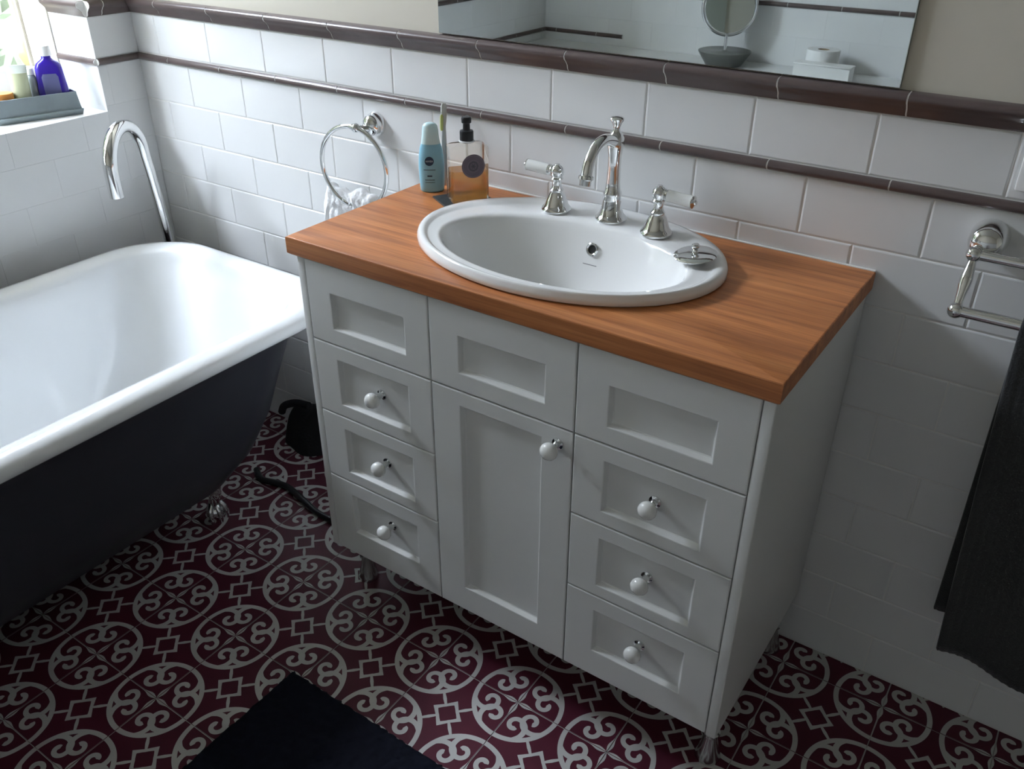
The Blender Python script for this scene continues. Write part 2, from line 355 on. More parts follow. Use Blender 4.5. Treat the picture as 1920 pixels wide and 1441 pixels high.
# window joinery
win = struct(link('window_1', G().box(-1.795, XL - 0.1725, WY1 - 0.004, WY1 + 0.03, WZ0 + .001, WZ1).box(-1.795, XL - 0.1725, WY0 - 0.03, WY0 + 0.004, WZ0 + .001, WZ1).box(-1.795, XL - 0.01, WY0, WY1, WZ1 - 0.004, WZ1 + 0.03).box(-1.80, XL - 0.1725, WY0 - 0.03, WY1 + 0.03, WZ0 - 0.03, WZ0 + .001).mesh('window_1', M['timber'])), 'old window with obscure glass in the deep tiled recess')
g = G().bbox(-1.800, -1.762, WY0, WY1, WZ0, WZ0 + 0.085, 0.003); link('bottom_rail', g.mesh('bottom_rail', M['whiteplastic'], 40), win)
g = G().bbox(-1.800, -1.762, WY0, WY1, WZ1 - 0.05, WZ1, 0.003); link('top_rail', g.mesh('top_rail', M['timber'], 40), win)
for y in (WY0, (WY0 + WY1) / 2 - 0.02, WY1 - 0.012):
    wd = 0.04 if abs(y - (WY0 + WY1) / 2) < .1 else 0.012
    link('stile', G().bbox(-1.800, -1.764, y, y + wd, WZ0 + 0.085, WZ1 - 0.05, 0.002).mesh('stile', M['timber'], 40), win)
for y0, y1 in ((WY0 + 0.012, (WY0 + WY1) / 2 - 0.02), ((WY0 + WY1) / 2 + 0.02, WY1 - 0.012)):
    link('pane', G().box(-1.786, -1.782, y0, y1, WZ0 + 0.085, WZ1 - 0.05).mesh('pane', M['glass']), win)
    for ys, sg in ((y0, 1), (y1, -1)):                          # ragged yellowed putty along the pane edge
        pts = []; n = 60
        for k in range(n + 1):
            z = WZ0 + 0.085 + (WZ1 - 0.05 - WZ0 - 0.085) * k / n
            wdt = 0.012 + 0.010 * math.sin(k * 1.3) * math.sin(k * .37 + 1) + random.uniform(-.003, .003)
            pts.append((wdt, z))
        g = G().loft([[Vector((-1.782, ys, z)), Vector((-1.772, ys, z)), Vector((-1.780, ys + sg * wd, z)), Vector((-1.782, ys + sg * wd, z))] for wd, z in pts])
        link('putty', g.mesh('putty', M['putty'], 60), win)
struct(link('added_eave', G().box(-2.50, XL - .301, -3.2, 1.6, 2.70, 2.80).mesh('added_eave', M['fibro'])), 'unseen eave added outside above the window to block high sky light')  # added out-of-view eave: cuts steep sky light on surfaces near the window
# outdoors: ground and a clipped hedge
struct(link('ground', G().box(-14, XL - 0.32, -12, 12, -0.4, -0.3).mesh('ground', M['earth'])), 'garden ground outside the window')
hb = thing('hedge', 'leafy green hedge outside the window', 'hedge', (-3.1, -0.6, -0.3))
g = G(); lp = []
for k in range(9):
    z = 2.55 * k / 8; lp.append([Vector(((0.45 - 0.05 * (k / 8) ** 3) * math.cos(a) * (1 + .05 * math.sin(7 * a + k)), 3.2 * math.sin(a) * (1 + .02 * math.sin(5 * a + 2 * k)), z)) for a in [2 * math.pi * i / 40 for i in range(40)]])
link('core', g.loft(lp).mesh('core', M['leaf'], 60), hb)
g = G()
for k in range(5000):
    y = random.uniform(-3.1, 3.1); z = random.uniform(0.3, 2.6); x = 0.45 * math.sqrt(max(0, 1 - (y / 3.2) ** 2)) * random.uniform(.9, 1.15)
    if z > 2.5: x *= random.uniform(-1, 1)
    c = Vector((x, y, z)); a = Vector((random.uniform(-1, 1), random.uniform(-1, 1), random.uniform(-1, 1))).normalized() * .035; b = a.orthogonal().normalized() * .016
    g.add([c - a, c + b, c + a, c - b], [(0, 1, 2, 3)])
o = link('leaves', g.mesh('leaves', M['leaf']), hb); o['kind'] = 'stuff'

# ---------------------------------------------------------------- floor tiles with scroll print
def ribbon(g, P, Wd, z):
    n = len(P); Lp = []
    for i, p in enumerate(P):
        t = (P[min(i + 1, n - 1)] - P[max(i - 1, 0)]).normalized(); nn = Vector((-t.y, t.x))
        Lp.append((p + nn * Wd[i] / 2, p - nn * Wd[i] / 2))
    V = [(*q, z) for ab in Lp for q in ab]; F = [(2 * i, 2 * i + 1, 2 * i + 3, 2 * i + 2) for i in range(n - 1)]
    g.add(V, F)
def pattern_mesh():
    g = G(); z = 0.00025
    quarter = []
    arc = [Vector((0.437 * math.cos(a), 0.437 * math.sin(a))) for a in [math.pi / 2 * i / 20 for i in range(21)]]
    quarter.append((arc, [0.049] * 21))
    c = Vector((0.238, 0.124))
    key = [(-19, .193, .020), (5, .180, .030), (35, .150, .042), (62, .128, .048), (91, .108, .052), (130, .088, .050), (180, .076, .046), (230, .069, .044), (280, .061, .044), (330, .050, .046), (380, .036, .048), (415, .026, .030)]
    P = []; Wd = []
    for k in range(len(key) - 1):
        for j in range(4):
            t = j / 4; a, r, wv = [key[k][q] + (key[k + 1][q] - key[k][q]) * t for q in range(3)]
            P.append(c + Vector((math.cos(math.radians(a)), math.sin(math.radians(a)))) * r); Wd.append(wv * 1.1)
    quarter.append((P, Wd)); quarter.append(([Vector((p.y, p.x)) for p in P], Wd))
    leafp = [(.006, .010), (.03, .032), (.06, .050), (.09, .054), (.12, .042), (.15, .024), (.18, .014), (.41, .012)]
    for sw in (0, 1):                                           # half leaves along the two tile edges
        V = []; 
        for r, wv in leafp:
            a = Vector((r, 0.0)); b = Vector((r, wv / 2))
            V += [a, b] if not sw else [Vector((a.y, a.x)), Vector((b.y, b.x))]
        quarter.append((V, None))
    m = 0.4935
    for qx, qy in ((-1, -1), (1, -1), (1, 1), (-1, 1)):
        for k, (P, Wd) in enumerate(quarter):
            zz = z + 0.00004 * k
            mp = lambda p: Vector((qx * (0.5 - max(p.x, 0.0042)), qy * (0.5 - max(p.y, 0.0042)))) * FP
            if Wd is None:
                Q = [mp(p) for p in P]; g.add([(*q, zz) for q in Q], [(2 * i, 2 * i + 1, 2 * i + 3, 2 * i + 2) for i in range(len(Q) // 2 - 1)])
            else: ribbon(g, [mp(p) for p in P], [w_ * FP for w_ in Wd], zz)
    # spiky square frame in the middle and its four links
    out, inn = [], []
    for k in range(4):
        a = math.pi / 2 * k
        for da, ro, ri in ((-4, .160, None), (0, .172, .112), (4, .160, None), (25, .124, .088), (45, .113, .081), (65, .124, .088)):
            th = a + math.radians(da); out.append(Vector((ro * math.cos(th), ro * math.sin(th))) * FP)
            r2 = ri if ri else .107
            inn.append(Vector((r2 * math.cos(th), r2 * math.sin(th))) * FP)
    n = len(out); g.add([(*v, z + .0003) for v in out] + [(*v, z + .0003) for v in inn], [(i, (i + 1) % n, n + (i + 1) % n, n + i) for i in range(n)])
    for k in range(4):
        d = Vector((math.cos(math.pi / 4 + k * math.pi / 2), math.sin(math.pi / 4 + k * math.pi / 2)))
        ribbon(g, [d * r * FP for r in (.105, .14, .18, .22, .262)], [w_ * FP for w_ in (.024, .030, .036, .030, .024)], z + .00035)
    me = g.mesh('scroll_print', M['pattern'])
    return me
pm = pattern_mesh(); s2 = FP / 2
ftile = G().loft([[Vector((sx * (s2 - .0007 - i), sy * (s2 - .0007 - i), z)) for sx, sy in ((-1, -1), (1, -1), (1, 1), (-1, 1))] for i, z in ((0, -0.0035), (0, -0.0008), (0.0008, 0.0))], False, True).mesh('floor_tile', M['burgundy'])
for i in range(-7, 9):
    for j in range(-8, 3):
        x, y = FX + (i + .5) * FP, FY + (j + .5) * FP
        if x < XL - .07 or x > XR + .07 or y < YB - .07 or y > .115: continue
        t = link('tile', ftile, fl, (x, y, 0)); link('scroll_print', pm, t, (0, 0, 0))

# ---------------------------------------------------------------- vanity cabinet
ZT, TH = 0.8676, 0.0345
ZB = 0.1485; YF = -0.448; ZTB = ZT - TH
CL, CR = -0.435, 0.4755
cab = thing('vanity_cabinet', 'white painted vanity cabinet with panelled drawers, door and chrome feet', 'cabinet', (0.02, -0.224, 0))
off = -Vector(cab.location)
def cpart(name, g, m, smooth=20, parent=cab):
    me = g.mesh(name, m, smooth)
    if parent is cab: return link(name, me, cab, off)
    return link(name, me, parent)
cpart('side_panel', G().bbox(CL, CL + .0185, YF + .0005, -0.006, ZB - .003, ZTB, 0.003, 3), M['paint'])
cpart('side_panel', G().bbox(CR - .0185, CR, YF + .0005, -0.006, ZB - .003, ZTB, 0.003, 3), M['paint'])
cpart('base_panel', G().box(CL + .0185, CR - .0185, YF + .02, -0.008, ZB + .002, ZB + .018), M['paint'])
cpart('back_panel', G().box(CL + .0185, CR - .0185, -0.016, -0.008, ZB + .018, ZTB), M['paint'])
g = G()
for x in (-.126, .167): g.box(x - .008, x + .008, YF + .021, -.40, ZB + .018, ZTB)
for z in (.668, .508, .3475): g.box(CL + .0185, CR - .0185, YF + .021, -.405, z - .008, z + .008)
cpart('rail_frame', g, M['paint'])
def front(x0, x1, z0, z1, rx0, rx1, rz0, rz1):
    """slab front with a routed sunk panel; local origin at its centre front"""
    cx, cz = (x0 + x1) / 2, (z0 + z1) / 2; gp = 0.0011
    def lp(i, y, X0=x0 + gp, X1=x1 - gp, Z0=z0 + gp, Z1=z1 - gp):
        return [Vector((X0 + i - cx, y, Z0 + i - cz)), Vector((X1 - i - cx, y, Z0 + i - cz)), Vector((X1 - i - cx, y, Z1 - i - cz)), Vector((X0 + i - cx, y, Z1 - i - cz))]
    r = (rx0, rx1, rz0, rz1)
    loops = [lp(0, .018), lp(0, .0022), lp(.0007, .0007), lp(.0022, 0), lp(-.0015, 0, *r), lp(0, .0006, *r), lp(.0040, .0085, *r), lp(.0058, .0096, *r)]
    return G().loft(loops).mesh('front', M['paint'], 20), (cx, YF, cz)
def knob_mesh():
    g = G(); mx = axis_to((0, -1, 0))
    g.cur = 0; g.lathe([(.0105, -.0005), (.0105, .002), (.0065, .004), (.0058, .012), (.0075, .0155), (.0075, .017)], 18, mx)
    g.cur = 1; g.lathe([(.006, .0165), (.0105, .0185), (.0142, .0225), (.0157, .0275), (.0150, .0325), (.0118, .037), (.0062, .0398), (.0005, .0405)], 22, mx)
    return g.mesh('knob', [M['chrome'], M['porcelain']], 50)
KN = knob_mesh()
ZR = [(.668, ZTB - .0005), (.508, .668), (.3475, .508), (ZB, .3475)]
RZ = [(.702, .775), (.5365, .636), (.373, .4775), (.213, .312)]
COLS = [(CL + .0185, -.126, -.357, -.1815), (.167, CR - .0185, .2255, .399)]
KX = (-.256, .3145); KZ = (None, .590, .432, .272)
for c, (x0, x1, rx0, rx1) in enumerate(COLS):
    for k in range(4):
        me, lc = front(x0, x1, *ZR[k], rx0, rx1, *RZ[k])
        o = link('drawer' if k else 'false_front', me, cab, Vector(lc) + off)
        if k: link('knob', KN, o, (KX[c] - lc[0], .0094, KZ[k] - lc[2]))
me, lc = front(-.126, .167, *ZR[0], -.063, .110, .704, .7745); link('false_front', me, cab, Vector(lc) + off)
me, lc = front(-.126, .167, ZB, .668, -.063, .1065, .211, .637); o = link('door', me, cab, Vector(lc) + off)
link('knob', KN, o, (.1385 - lc[0], 0.0, .637 - lc[2]))
legm = G().lathe([(.024, 0), (.0245, .003), (.0235, .008), (.0165, .034), (.0135, .052), (.0125, .060), (.0165, .064), (.0165, .070), (.011, .074), (.011, .128), (.022, .132), (.022, ZB + .002)], 24).mesh('leg', M['satin'], 40)
for x in (-.412, .4475):
    for y in (-.372, -.045): link('leg', legm, cab, Vector((x, y, 0)) + off)

# worktop with an oval cut-out
BC, BA, BB = (0.003, -0.217), 0.290, 0.212
IC, IA, IB = (0.012, -0.257), 0.232, 0.143
wt = thing('worktop', 'orange-brown oiled timber worktop on the white vanity cabinet', 'worktop', (0.0147, -0.227, ZTB)); wo_ = -Vector(wt.location)
x0, x1, y0, y1 = -.4517, .4811, -.4539, -.0015
hx, hy = .268, .190; cx, cy = BC
angs = sorted([2 * math.pi * i / 96 for i in range(96)] + [math.atan2(yy - cy, xx - cx) % (2 * math.pi) for xx in (x0, x1) for yy in (y0, y1)])
def rect_pt(a, ins, z):
    dx, dy = math.cos(a), math.sin(a); t = 1e9
    for lim, d, c in ((x1 - ins, dx, cx), (x0 + ins, dx, cx), (y1 - ins, dy, cy), (y0 + ins, dy, cy)):
        if abs(d) > 1e-9:
            q = (lim - c) / d
            if q > 0: t = min(t, q)
    return Vector((cx + dx * t, cy + dy * t, z))
def ell_pt(a, z):
    r = 1 / math.sqrt((math.cos(a) / hx) ** 2 + (math.sin(a) / hy) ** 2); return Vector((cx + math.cos(a) * r, cy + math.sin(a) * r, z))
loops = [[ell_pt(a, ZTB) for a in angs], [rect_pt(a, .003, ZTB) for a in angs], [rect_pt(a, 0, ZTB + .003) for a in angs], [rect_pt(a, 0, ZT - .0025) for a in angs], [rect_pt(a, .0007, ZT - .0007) for a in angs], [rect_pt(a, .0025, ZT) for a in angs], [ell_pt(a, ZT) for a in angs]]
loops.append(loops[0])
link('slab', G().loft(loops, False, False).mesh('slab', M['wood'], 20), wt, wo_)
link('sealant_bead', G().bbox(x0, x1, -.0052, -.0005, ZT - .001, ZT + .0022, .001, 1).mesh('sealant_bead', M['grout']), wt, wo_)

# basin
ba = thing('basin', 'oval white china inset basin in the timber worktop', 'basin', (BC[0], BC[1], ZT)); bo = -Vector(ba.location)
def mixl(t, z): return ell(BC[0] + (IC[0] - BC[0]) * t, BC[1] + (IC[1] - BC[1]) * t, BA + (IA - BA) * t, BB + (IB - BB) * t, z)
NZ = ZT
loops = [ell(*BC, BA - .024, BB - .024, NZ - .012), ell(*BC, BA - .022, BB - .022, NZ + .0005), ell(*BC, BA - .003, BB - .003, NZ + .0008), ell(*BC, BA, BB, NZ + .004), ell(*BC, BA - .0005, BB - .0005, NZ + .012), ell(*BC, BA - .003, BB - .003, NZ + .017), mixl(.14, NZ + .0200), mixl(.24, NZ + .0210), mixl(.36, NZ + .0198), mixl(.42, NZ + .0172), mixl(.5, NZ + .0165), mixl(.82, NZ + .0168), mixl(.93, NZ + .0170), mixl(1.0, NZ + .0145)]
for a, b, z, yo in ((.2285, .1395, .8785, 0), (.2245, .1350, .868, 0), (.2130, .1265, .842, 0), (.1930, .1130, .802, .001), (.1620, .0930, .765, .003), (.1150, .0640, .738, .006), (.0600, .0360, .7255, .008), (.0250, .0200, .722, .009)):
    loops.append(ell(IC[0], IC[1] + yo, a, b, z))
link('bowl', G().loft(loops, False, True).mesh('bowl', M['ceramic'], 60), ba, bo)
nrm = Vector((0, -.86, .3)).normalized()
mx = Matrix.Translation((.0107, -.1318, .842)) @ axis_to(nrm)
g = G(); g.cur = 0; g.lathe([(.0125, -.002), (.0125, .0022), (.0105, .0035), (.0082, .0022), (.0078, -.001)], 24, mx, False, False); g.cur = 1; g.lathe([(.0079, .0), (.0001, -.0004)], 24, mx, False, True)
link('overflow_ring', g.mesh('overflow_ring', [M['chrome'], M['rubber']], 40), ba, bo)
mx = Matrix.Translation((.0105, -.1378, .8135)) @ axis_to((0, -.95, .42)) 
link('stamp', G().add([mx @ Vector(v) for v in ((-.0145, -.0007, .0022), (.0145, -.0007, .0022), (.0145, .0007, .0022), (-.0145, .0007, .0022))], [(0, 1, 2, 3)]).mesh('stamp', M['stamp']), ba, bo)
g = G(); g.cur = 0; g.lathe([(.030, .7215), (.031, .7245), (.026, .7255), (.020, .7235)], 28, Matrix.Translation((IC[0], IC[1] + .009, 0)), True, False); g.cur = 1; g.lathe([(.020, .7236), (.0002, .7232)], 28, Matrix.Translation((IC[0], IC[1] + .009, 0)), False, True)
link('drain', g.mesh('drain', [M['chrome'], M['rubber']], 40), ba, bo)
DZ = NZ + .0167
# tap spout and two lever taps
sp = thing('basin_spout', 'chrome swan-neck basin spout with flared finial on the china basin', 'tap', (.0165, -.078, DZ))
link('column', G().lathe([(.0285, 0), (.0300, .0025), (.0295, .006), (.0262, .0095), (.0225, .014), (.0195, .024), (.0172, .038), (.0158, .046), (.0172, .049), (.0172, .054), (.0146, .057), (.0132, .072), (.0120, .100), (.0124, .120), (.0140, .132), (.0158, .142), (.0146, .153), (.0105, .160), (.0068, .165), (.0062, .171), (.0085, .178), (.0122, .183), (.0128, .186), (.0105, .1885), (.002, .190)], 28).mesh('column', M['chrome'], 50), sp)
pts = smooth_path([(0, 0, .144), (0, -.022, .153), (0, -.045, .1575), (0, -.068, .153), (0, -.085, .141), (0, -.096, .125), (0, -.1010, .107)])
g = G().tube(pts, [.0112 - .0012 * min(1, i / 10) for i in range(len(pts))], 18); link('neck', g.mesh('neck', M['chrome'], 50), sp)
e = Vector((0, -.1010, .107)); d = (pts[-1] - pts[-3]).normalized()
link('nozzle', G().lathe([(.0105, -.003), (.0132, -.001), (.0132, .004), (.0105, .006), (.0100, .015), (.0080, .0155), (.0078, .012)], 22, Matrix.Translation(e) @ axis_to(d), True, True).mesh('nozzle', M['chrome'], 40), sp)
def lever_tap(name, label, x, y, d):
    t = thing(name, label, 'tap', (x, y, DZ), group='lever taps beside the basin spout')
    link('body', G().lathe([(.0270, 0), (.0292, .0025), (.0290, .006), (.0258, .0095), (.0225, .014), (.0198, .023), (.0165, .032), (.0122, .038), (.0132, .042), (.0100, .046), (.0085, .050), (.0092, .060), (.0120, .063), (.0100, .066), (.0125, .070), (.0132, .076), (.0120, .082), (.0080, .086), (.0050, .0875), (.0045, .090), (.001, .091)], 26).mesh('body', M['chrome'], 50), t)
    mx = Matrix.Translation((0, 0, .0755)) @ axis_to(d)
    lv = link('lever', G().lathe([(.0078, .010), (.0085, .014), (.0100, .017), (.0104, .019), (.0106, .066)], 22, mx).mesh('lever', M['porcelain'], 40), t)
    g = G().lathe([(.0090, .008), (.0105, .0105), (.0095, .0135), (.0106, .0165), (.0106, .0186)], 20, mx); link('collar', g.mesh('collar', M['chrome'], 40), lv)
    g = G().lathe([(.0110, .066), (.0112, .0675), (.0085, .0690), (.0045, .0705), (.004, .0730), (.001, .0735)], 20, mx); link('end_cap', g.mesh('end_cap', M['chrome'], 40), lv)
lever_tap('lever_tap', 'chrome tap with white porcelain lever pointing to the pump bottle', -.0945, -.092, (-1, .02, .03))
lever_tap('lever_tap', 'chrome tap with white porcelain lever pointing to the towel rail', .119, -.098, (1, -.10, -.02))
# plug
pg = thing('basin_plug', 'round chrome basin plug with knob lying on the basin rim', 'plug', (.228, -.172, DZ + .0025), (math.radians(5), math.radians(-4), 0))
link('disc', G().lathe([(.020, .002), (.026, .0045), (.0355, .0075), (.0362, .0092), (.034, .0108), (.024, .0128), (.012, .0140), (.002, .0142)], 32).mesh('disc', M['chrome'], 50), pg)
link('stopper', G().lathe([(.018, 0), (.0185, .002), (.021, .006)], 24).mesh('stopper', M['rubber'], 40), pg)
link('pull_knob', G().lathe([(.0065, .013), (.0045, .0155), (.0038, .019), (.0062, .022), (.0072, .025), (.0055, .028), (.001, .0288)], 20).mesh('pull_knob', M['chrome'], 50), pg)

# ---------------------------------------------------------------- bottles on the worktop
def text_mesh(s, size, m, depth=0.0002):
    cu = bpy.data.curves.new('lettering', 'FONT'); cu.body = s; cu.size = size; cu.align_x = 'CENTER'; cu.align_y = 'CENTER'; cu.extrude = depth
    o = bpy.data.objects.new('lettering', cu); COL.objects.link(o)
    me = bpy.data.meshes.new_from_object(o.evaluated_get(bpy.context.evaluated_depsgraph_get()))
    bpy.data.objects.remove(o); me.materials.clear(); me.materials.append(m); me.name = 'lettering'; return me
def yaw_facing(phi): return phi + math.pi / 2                    # local -y faces azimuth phi
bt = thing('lotion_bottle', 'light blue lotion bottle with pale cap and dark round logo on the worktop', 'bottle', (-.396, -.094, ZT), (0, 0, yaw_facing(math.radians(-50))))
body = [(.0215, .0), (.0245, .003), (.0252, .012), (.0262, .035), (.0265, .055), (.0252, .075), (.0225, .090), (.0198, .0985)]
link('body', G().loft([ell(0, 0, a, a * .60, z, 40) for a, z in body]).mesh('body', M['aqua'], 60), bt)
link('cap', G().loft([ell(0, 0, a, b, z, 40) for a, b, z in ((.0197, .0132, .0987), (.0186, .0130, .104), (.0170, .0125, .116), (.0164, .0120, .126), (.0150, .0110, .1335), (.0118, .0090, .1380), (.0065, .005, .1402), (.001, .001, .1405))]).mesh('cap', M['aquacap'], 60), bt)
def curved(g, x0, x1, z0, z1, a, b, eps):
    n = 8; V = []
    for i in range(n + 1):
        x = x0 + (x1 - x0) * i / n; y = -b * math.sqrt(max(0, 1 - (x / a) ** 2)) - eps; V += [(x, y, z0), (x, y, z1)]
    g.add(V, [(2 * i, 2 * i + 2, 2 * i + 3, 2 * i + 1) for i in range(n)])
LX = -.0045
lg = G().lathe([(.0092, 0), (.0092, .0008), (.0001, .0009)], 30, Matrix.Translation((LX, -.0156, .066)) @ axis_to((0, -1, .03)), True, True)
lgo = link('logo', lg.mesh('logo', M['navyprint']), bt)
o = link('lettering', text_mesh('NIVEA', .0054, M['whiteprint']), lgo, (LX, -.0168, .066), (math.pi / 2, 0, 0))
g = G()
for z, wd, h in ((.0475, .012, .0012), (.034, .005, .0028), (.0265, .010, .0012), (.0215, .010, .0009)): curved(g, LX - wd, LX + wd, z, z + h, .0262, .0158, .0004)
link('print', g.mesh('print', M['navyprint']), bt)

so = thing('pump_bottle', 'clear square pump bottle of amber liquid soap with round grey label', 'bottle', (-.297, -.103, ZT + .0045), (0, 0, yaw_facing(math.radians(-38))))
hw, hd = .0385, .0235
def sq(s_, z, r=.006): return rrect(0, 0, hw * s_, hd * s_ if s_ > .6 else hw * s_, min(r, hw * s_ * .9), z, 6)
link('bottle_shell', G().loft([sq(.96, 0), sq(1, .003), sq(1, .104), sq(.985, .107), rrect(0, 0, .030, .019, .006, .1105, 6), rrect(0, 0, .015, .0125, .012, .114, 6), rrect(0, 0, .0125, .0125, .0124, .1165, 6)], True, True).mesh('bottle_shell', M['clearbottle'], 40), so)
link('soap', G().loft([rrect(0, 0, hw - .003, hd - .003, .005, z, 6) for z in (.004, .062)]).mesh('soap', M['amber'], 40), so)
link('dip_tube', G().tube([(0, 0, .008), (0, 0, .118)], .0022, 8).mesh('dip_tube', M['clearbottle'], 40), so)
pu = link('pump', G().lathe([(.0132, .1165), (.0136, .118), (.0136, .135), (.0128, .1365), (.0072, .138), (.0068, .150), (.0095, .1515), (.0098, .160), (.0085, .1625), (.001, .163)], 24).mesh('pump', M['black'], 40), so)
link('nozzle', G().tube(smooth_path([(0, 0, .157), (.004, .010, .158), (.007, .019, .155)]), [.0052] * 12 + [.0045], 12).mesh('nozzle', M['black'], 40), pu)
link('collar', G().lathe([(.0150, .1145), (.0155, .1155), (.0155, .1172), (.0140, .1180)], 24).mesh('collar', M['whiteplastic'], 40), so)
def disc(r0, r1, y, cx_, cz_, n=36):
    P = [[Vector((cx_ + r * math.cos(2 * math.pi * i / n), y, cz_ + r * math.sin(2 * math.pi * i / n))) for i in range(n)] for r in (r1, r0)]
    return P
g = G().loft(disc(.0002, .0235, -hd - .0006, .006, .072), False, True); lb = link('label', g.mesh('label', M['label']), so)
g = G().loft(disc(.0205, .0213, -hd - .0010, .006, .072), False, False).loft(disc(.0118, .0124, -hd - .0010, .006, .072), False, False); link('label_ring', g.mesh('label_ring', M['labelring']), lb)
g = G().loft(disc(.0078, .0098, -hd - .0010, .006, .072, 8), False, False)
for k in range(3):
    a = k * math.pi / 3; c = Vector((.006, -hd - .0012, .072)); u = Vector((math.cos(a), 0, math.sin(a))); v = Vector((-math.sin(a), 0, math.cos(a)))
    g.add([c - u * .0065, c + v * .0014, c + u * .0065, c - v * .0014], [(0, 1, 2, 3)])
link('emblem', g.mesh('emblem', M['labeldark']), lb)
ds = thing('soap_dish', 'small flat dark slate dish under the pump bottle', 'dish', (-.302, -.108, ZT), (0, 0, math.radians(60)))
link('plate', G().bbox(-.052, .052, -.045, .045, 0, .0042, .0012, 2).mesh('plate', M['slate'], 40), ds)
tb = thing('toothbrush', 'pale toothbrush with lime grip leaning behind the blue bottle', 'toothbrush', (-.4005, -.050, ZT), (math.radians(-6), math.radians(2), math.radians(40)))
link('handle', G().loft([rrect(0, 0, a, b, .003, z, 4) for a, b, z in ((.004, .003, 0), (.0058, .0042, .004), (.0062, .0045, .05), (.0058, .004, .09), (.0042, .0035, .12), (.0058, .0028, .135), (.0062, .0028, .160), (.004, .0022, .166))]).mesh('handle', M['milky'], 50), tb)
link('grip', G().loft([rrect(-.0045, -.0035, a, b, .002, z, 4) for a, b, z in ((.002, .0015, .112), (.0035, .0022, .115), (.0035, .0022, .140), (.002, .0015, .144))]).mesh('grip', M['yellow'], 50), tb)

# ---------------------------------------------------------------- wall things
mi = thing('wall_mirror', 'frameless rectangular mirror resting on the brown dado capping above the basin', 'mirror', (.011, -.004, 1.1625))
link('glass_edge', G().box(-.4445, .4445, -.0020, .0036, 0, .84).mesh('glass_edge', M['mirroredge']), mi)
link('mirror_face', G().bbox(-.4445, .4445, -.0042, -.0021, 0, .84, .0008, 1).mesh('mirror_face', M['mirror']), mi)
# towel ring with cloth
RC = Vector((-.6610, -.050, .8595)); RR_ = .0930
tr = thing('towel_ring', 'chrome towel ring on the tiled wall beside the vanity', 'towel ring', (-.628, 0, .953))
link('wall_plate', G().lathe([(.027, .0), (.027, .004), (.0255, .009), (.0225, .014), (.0235, .018), (.0215, .024), (.015, .029), (.006, .031), (.0005, .0312)], 28, axis_to((0, -1, 0))).mesh('wall_plate', M['chrome'], 50), tr)
link('arm', G().tube([(0, -.024, -.006), (-.012, -.040, -.004), (-.022, -.050, -.001), (-.034, -.050, -.0005)], [.008, .0075, .009, .006], 14).ball((-.018, -.048, -.002), .0105).mesh('arm', M['chrome'], 50), tr)
yw = math.radians(4)
ring = [RC - Vector(tr.location) + Vector((RR_ * math.cos(a) * math.cos(yw), RR_ * math.cos(a) * math.sin(yw), RR_ * math.sin(a))) for a in [2 * math.pi * i / 60 for i in range(60)]]
link('ring', G().tube(ring, .0056, 12, True).mesh('ring', M['chrome'], 60), tr)
fc = thing('face_cloth', 'white textured face cloth draped through the chrome towel ring', 'cloth', (RC.x, RC.y, .765))
g = G(); lp = []; nx_, na = 46, 40
for i in range(nx_ + 1):
    u = i / nx_; x = -.112 + .172 * u; L_ = []
    e_ = min(1, 6 * u + .25, 6 * (1 - u) + .25)
    top = .036 + .006 * math.sin(u * 9 + 1) + .005 * math.sin(u * 21); bot = -.150 + .02 * math.sin(u * 8)
    for k in range(na):
        a = 2 * math.pi * k / na; c, s_ = math.cos(a), math.sin(a)
        zz = (top + bot) / 2 + (top - bot) / 2 * (abs(s_) ** .7) * (1 if s_ > 0 else -1) * (.75 + .25 * e_)
        dp = (.021 + .005 * math.sin(u * 34 + 2.2 * math.sin(zz * 70)) * math.sin(zz * 120 + 3 * math.sin(u * 13)) + .004 * math.sin(u * 70 + zz * 300)) * e_
        yy = .012 + dp * (abs(c) ** .6) * (1 if c > 0 else -1)
        L_.append(Vector((x + .006 * math.sin(zz * 60 + u * 5), yy, zz)))
    lp.append(L_)
link('cloth_sheet', g.loft(lp).mesh('cloth_sheet', M['cloth'], 70), fc)
# double towel rail
rl = thing('towel_rail', 'chrome double towel rail on the tiled wall', 'towel rail', (.632, 0, .958)); ro = -Vector(rl.location)
for xx in (.632, 1.232):
    br = link('bracket', G().lathe([(.0285, .0), (.0285, .006), (.0275, .012), (.0262, .034), (.0235, .042), (.0155, .049), (.005, .0515), (.0005, .052)], 30, Matrix.Translation((xx, 0, .962)) @ axis_to((0, -1, 0))).mesh('bracket', M['chrome'], 50), rl, ro)
    ex = -.010 if xx < 1 else .010
    g = G().ball((xx + ex, -.055, .949), .0125).tube(smooth_path([(xx + ex, -.055, .949), (xx + ex, -.066, .925), (xx + ex, -.076, .905), (xx + ex, -.092, .872)], 5), [.0075, .0062, .0060, .0066, .0074, .0080, .0088, .0094, .0096, .0094, .0088, .0078, .0068, .0062, .0066, .0075], 16).ball((xx + ex, -.093, .8705), .0125)
    link('arm', g.mesh('arm', M['chrome'], 60), br)
link('bar', G().tube([(.622, -.055, .949), (1.242, -.055, .949)], .0082, 18).mesh('bar', M['chrome'], 60), rl, ro)
link('bar', G().tube([(.622, -.093, .8705), (1.242, -.093, .8705)], .0088, 18).mesh('bar', M['chrome'], 60), rl, ro)
